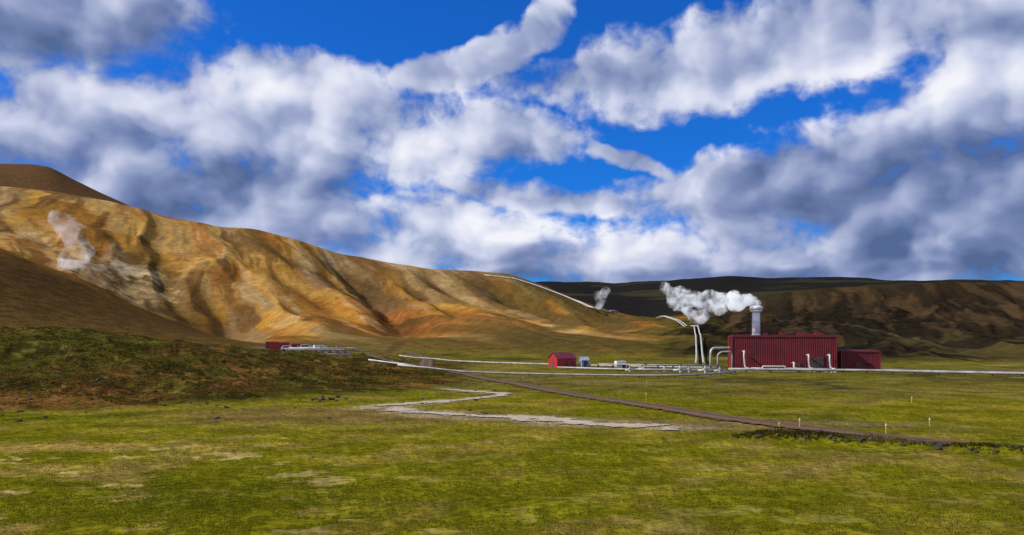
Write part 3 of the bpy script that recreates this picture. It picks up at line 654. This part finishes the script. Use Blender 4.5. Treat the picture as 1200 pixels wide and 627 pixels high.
def vadd(a,b):
    n=nt.nodes.new('ShaderNodeVectorMath');n.operation='ADD';L(a,n.inputs[0])
    if isinstance(b,tuple): n.inputs[1].default_value=b
    else: L(b,n.inputs[1])
    return n.outputs[0]
wn=noise(cp.outputs[0],10,3,.5)
wv=nt.nodes.new('ShaderNodeVectorMath');wv.operation='MULTIPLY_ADD';L(wn.outputs['Color'],wv.inputs[0]);wv.inputs[1].default_value=(.08,.045,0);wv.inputs[2].default_value=(-.04,-.0225,0)
hv=nt.nodes.new('ShaderNodeVectorMath');hv.operation='SCALE';L(wv.outputs[0],hv.inputs[0]);hv.inputs['Scale'].default_value=.45
wa=vadd(wv.outputs[0],cb.outputs[0]);cpw=vadd(hv.outputs[0],cp.outputs[0])
acc=None
for (a,b_,rx,ry,ro) in BL:
    c_=angles(a,b_);mp=nt.nodes.new('ShaderNodeMapping');mp.vector_type='TEXTURE';L(wa,mp.inputs['Vector'])
    cs=math.cos(c_[0])**2
    mp.inputs['Location'].default_value=(c_[0],c_[1],0);mp.inputs['Rotation'].default_value=(0,0,math.radians(ro));mp.inputs['Scale'].default_value=(rx/1000*cs,ry/1000,1)
    dt=nt.nodes.new('ShaderNodeVectorMath');dt.operation='DOT_PRODUCT';L(mp.outputs[0],dt.inputs[0]);L(mp.outputs[0],dt.inputs[1])
    acc=dt.outputs['Value'] if acc is None else mathn(nt,'SMOOTH_MIN',acc,dt.outputs['Value'],.35)
M_=mathn(nt,'MAXIMUM',mathn(nt,'MINIMUM',mathn(nt,'SUBTRACT',1.0,acc),1.0),-1.3)
sel=mapr(nt,mathn(nt,'ABSOLUTE',az),.62,.8)
mxx=nt.nodes.new('ShaderNodeMix');L(sel,mxx.inputs[0]);L(M_,mxx.inputs[2]);mxx.inputs[3].default_value=.15
M_=mxx.outputs[0]
f0=noise(cpw,10,8,.60).outputs[0]
fa_=noise(cpw,10,2.6,.5).outputs[0]
fb_=noise(vadd(cpw,(-.020,.032,0)),10,2.6,.5).outputs[0]
def vor(vec,sc):
    n=nt.nodes.new('ShaderNodeTexVoronoi');n.voronoi_dimensions='2D';n.inputs['Scale'].default_value=sc;n.inputs['Detail'].default_value=2;n.inputs['Roughness'].default_value=.55;n.normalize=True;L(vec,n.inputs['Vector']);return n.outputs['Distance']
pu=vor(vadd(cpw,hv.outputs[0]),27)
puf=mathn(nt,'SUBTRACT',.38,pu)
d0=mathn(nt,'ADD',mathn(nt,'MULTIPLY',M_,.58),mathn(nt,'MULTIPLY',mathn(nt,'SUBTRACT',f0,.5),2.4))
d0=mathn(nt,'ADD',mathn(nt,'ADD',d0,.10),mathn(nt,'MULTIPLY',puf,.40))
alpha=mapr(nt,d0,-.24,.42)
lit=mathn(nt,'ADD',mathn(nt,'MULTIPLY',mathn(nt,'SUBTRACT',fa_,fb_),1.15),mathn(nt,'MULTIPLY',puf,.30))
lit=mathn(nt,'ADD',lit,mathn(nt,'MULTIPLY',mathn(nt,'SUBTRACT',f0,.5),.75))
thick=mapr(nt,d0,.35,1.2)
tone=None
for (a,b_,rx,ry,wt) in [(220,238,200,40,-.24),(60,30,240,60,-.18),(1120,225,240,65,-.28),(1080,312,260,26,-.12),(740,326,320,12,-.26),(120,130,130,40,.04),(430,140,190,45,.18),(690,276,90,22,.36),(530,262,190,24,.30),(830,70,170,40,.06),(1130,95,150,34,.26),(340,95,120,24,.12),(370,205,120,22,-.16),(850,278,110,20,.28),(980,150,120,20,.15)]:
    c_=angles(a,b_);mp=nt.nodes.new('ShaderNodeMapping');mp.vector_type='TEXTURE';L(wa,mp.inputs['Vector'])
    mp.inputs['Location'].default_value=(c_[0],c_[1],0);mp.inputs['Scale'].default_value=(rx/1000*1.2,ry/1000*1.3,1)
    dt=nt.nodes.new('ShaderNodeVectorMath');dt.operation='DOT_PRODUCT';L(mp.outputs[0],dt.inputs[0]);L(mp.outputs[0],dt.inputs[1])
    v=mapr(nt,dt.outputs['Value'],0,1.3,wt,0)
    tone=v if tone is None else mathn(nt,'ADD',tone,v)
br=mathn(nt,'ADD',mathn(nt,'ADD',lit,.50),tone)
br=mathn(nt,'SUBTRACT',br,mathn(nt,'MULTIPLY',thick,.12),clamp=True)
rp=nt.nodes.new('ShaderNodeValToRGB');L(br,rp.inputs[0])
e_=rp.color_ramp.elements;e_[0].position=0;e_[0].color=(.09,.14,.30,1);e_[1].position=1;e_[1].color=(.90,.91,.97,1)
for p_,c_ in ((.25,(.18,.24,.45,1)),(.5,(.36,.42,.63,1)),(.75,(.63,.67,.84,1))):
    q=e_.new(p_);q.color=c_
bgC=nd(nt,'ShaderNodeBackground');L(rp.outputs[0],bgC.inputs[0]);bgC.inputs[1].default_value=1.0
mx=nt.nodes.new('ShaderNodeMixShader')
up=mathn(nt,'MULTIPLY',alpha,mapr(nt,el,-.02,.0))
L(up,mx.inputs[0]);L(bgS.outputs[0],mx.inputs[1]);L(bgC.outputs[0],mx.inputs[2]);L(mx.outputs[0],wo.inputs[0])
w.cycles.sampling_method='MANUAL';w.cycles.sample_map_resolution=256
# ---------------------------------------------------------------- sun, camera
sd=bpy.data.lights.new('sun','SUN');sd.energy=5.0;sd.angle=math.radians(.5);sd.color=(1,.94,.84);so=bpy.data.objects.new('sun',sd);S.collection.objects.link(so)
dv=Vector((math.sin(SAZ)*math.cos(SEL),math.cos(SAZ)*math.cos(SEL),math.sin(SEL)));so.rotation_euler=dv.to_track_quat('Z','Y').to_euler();so.location=(0,0,200)
cd=bpy.data.cameras.new('camera');cd.lens=30;cd.sensor_width=36;cd.shift_y=.068;cd.clip_start=.1;cd.clip_end=30000
co_=bpy.data.objects.new('camera',cd);S.collection.objects.link(co_);co_.location=(0,0,HC);co_.rotation_euler=(math.pi/2,0,0);S.camera=co_
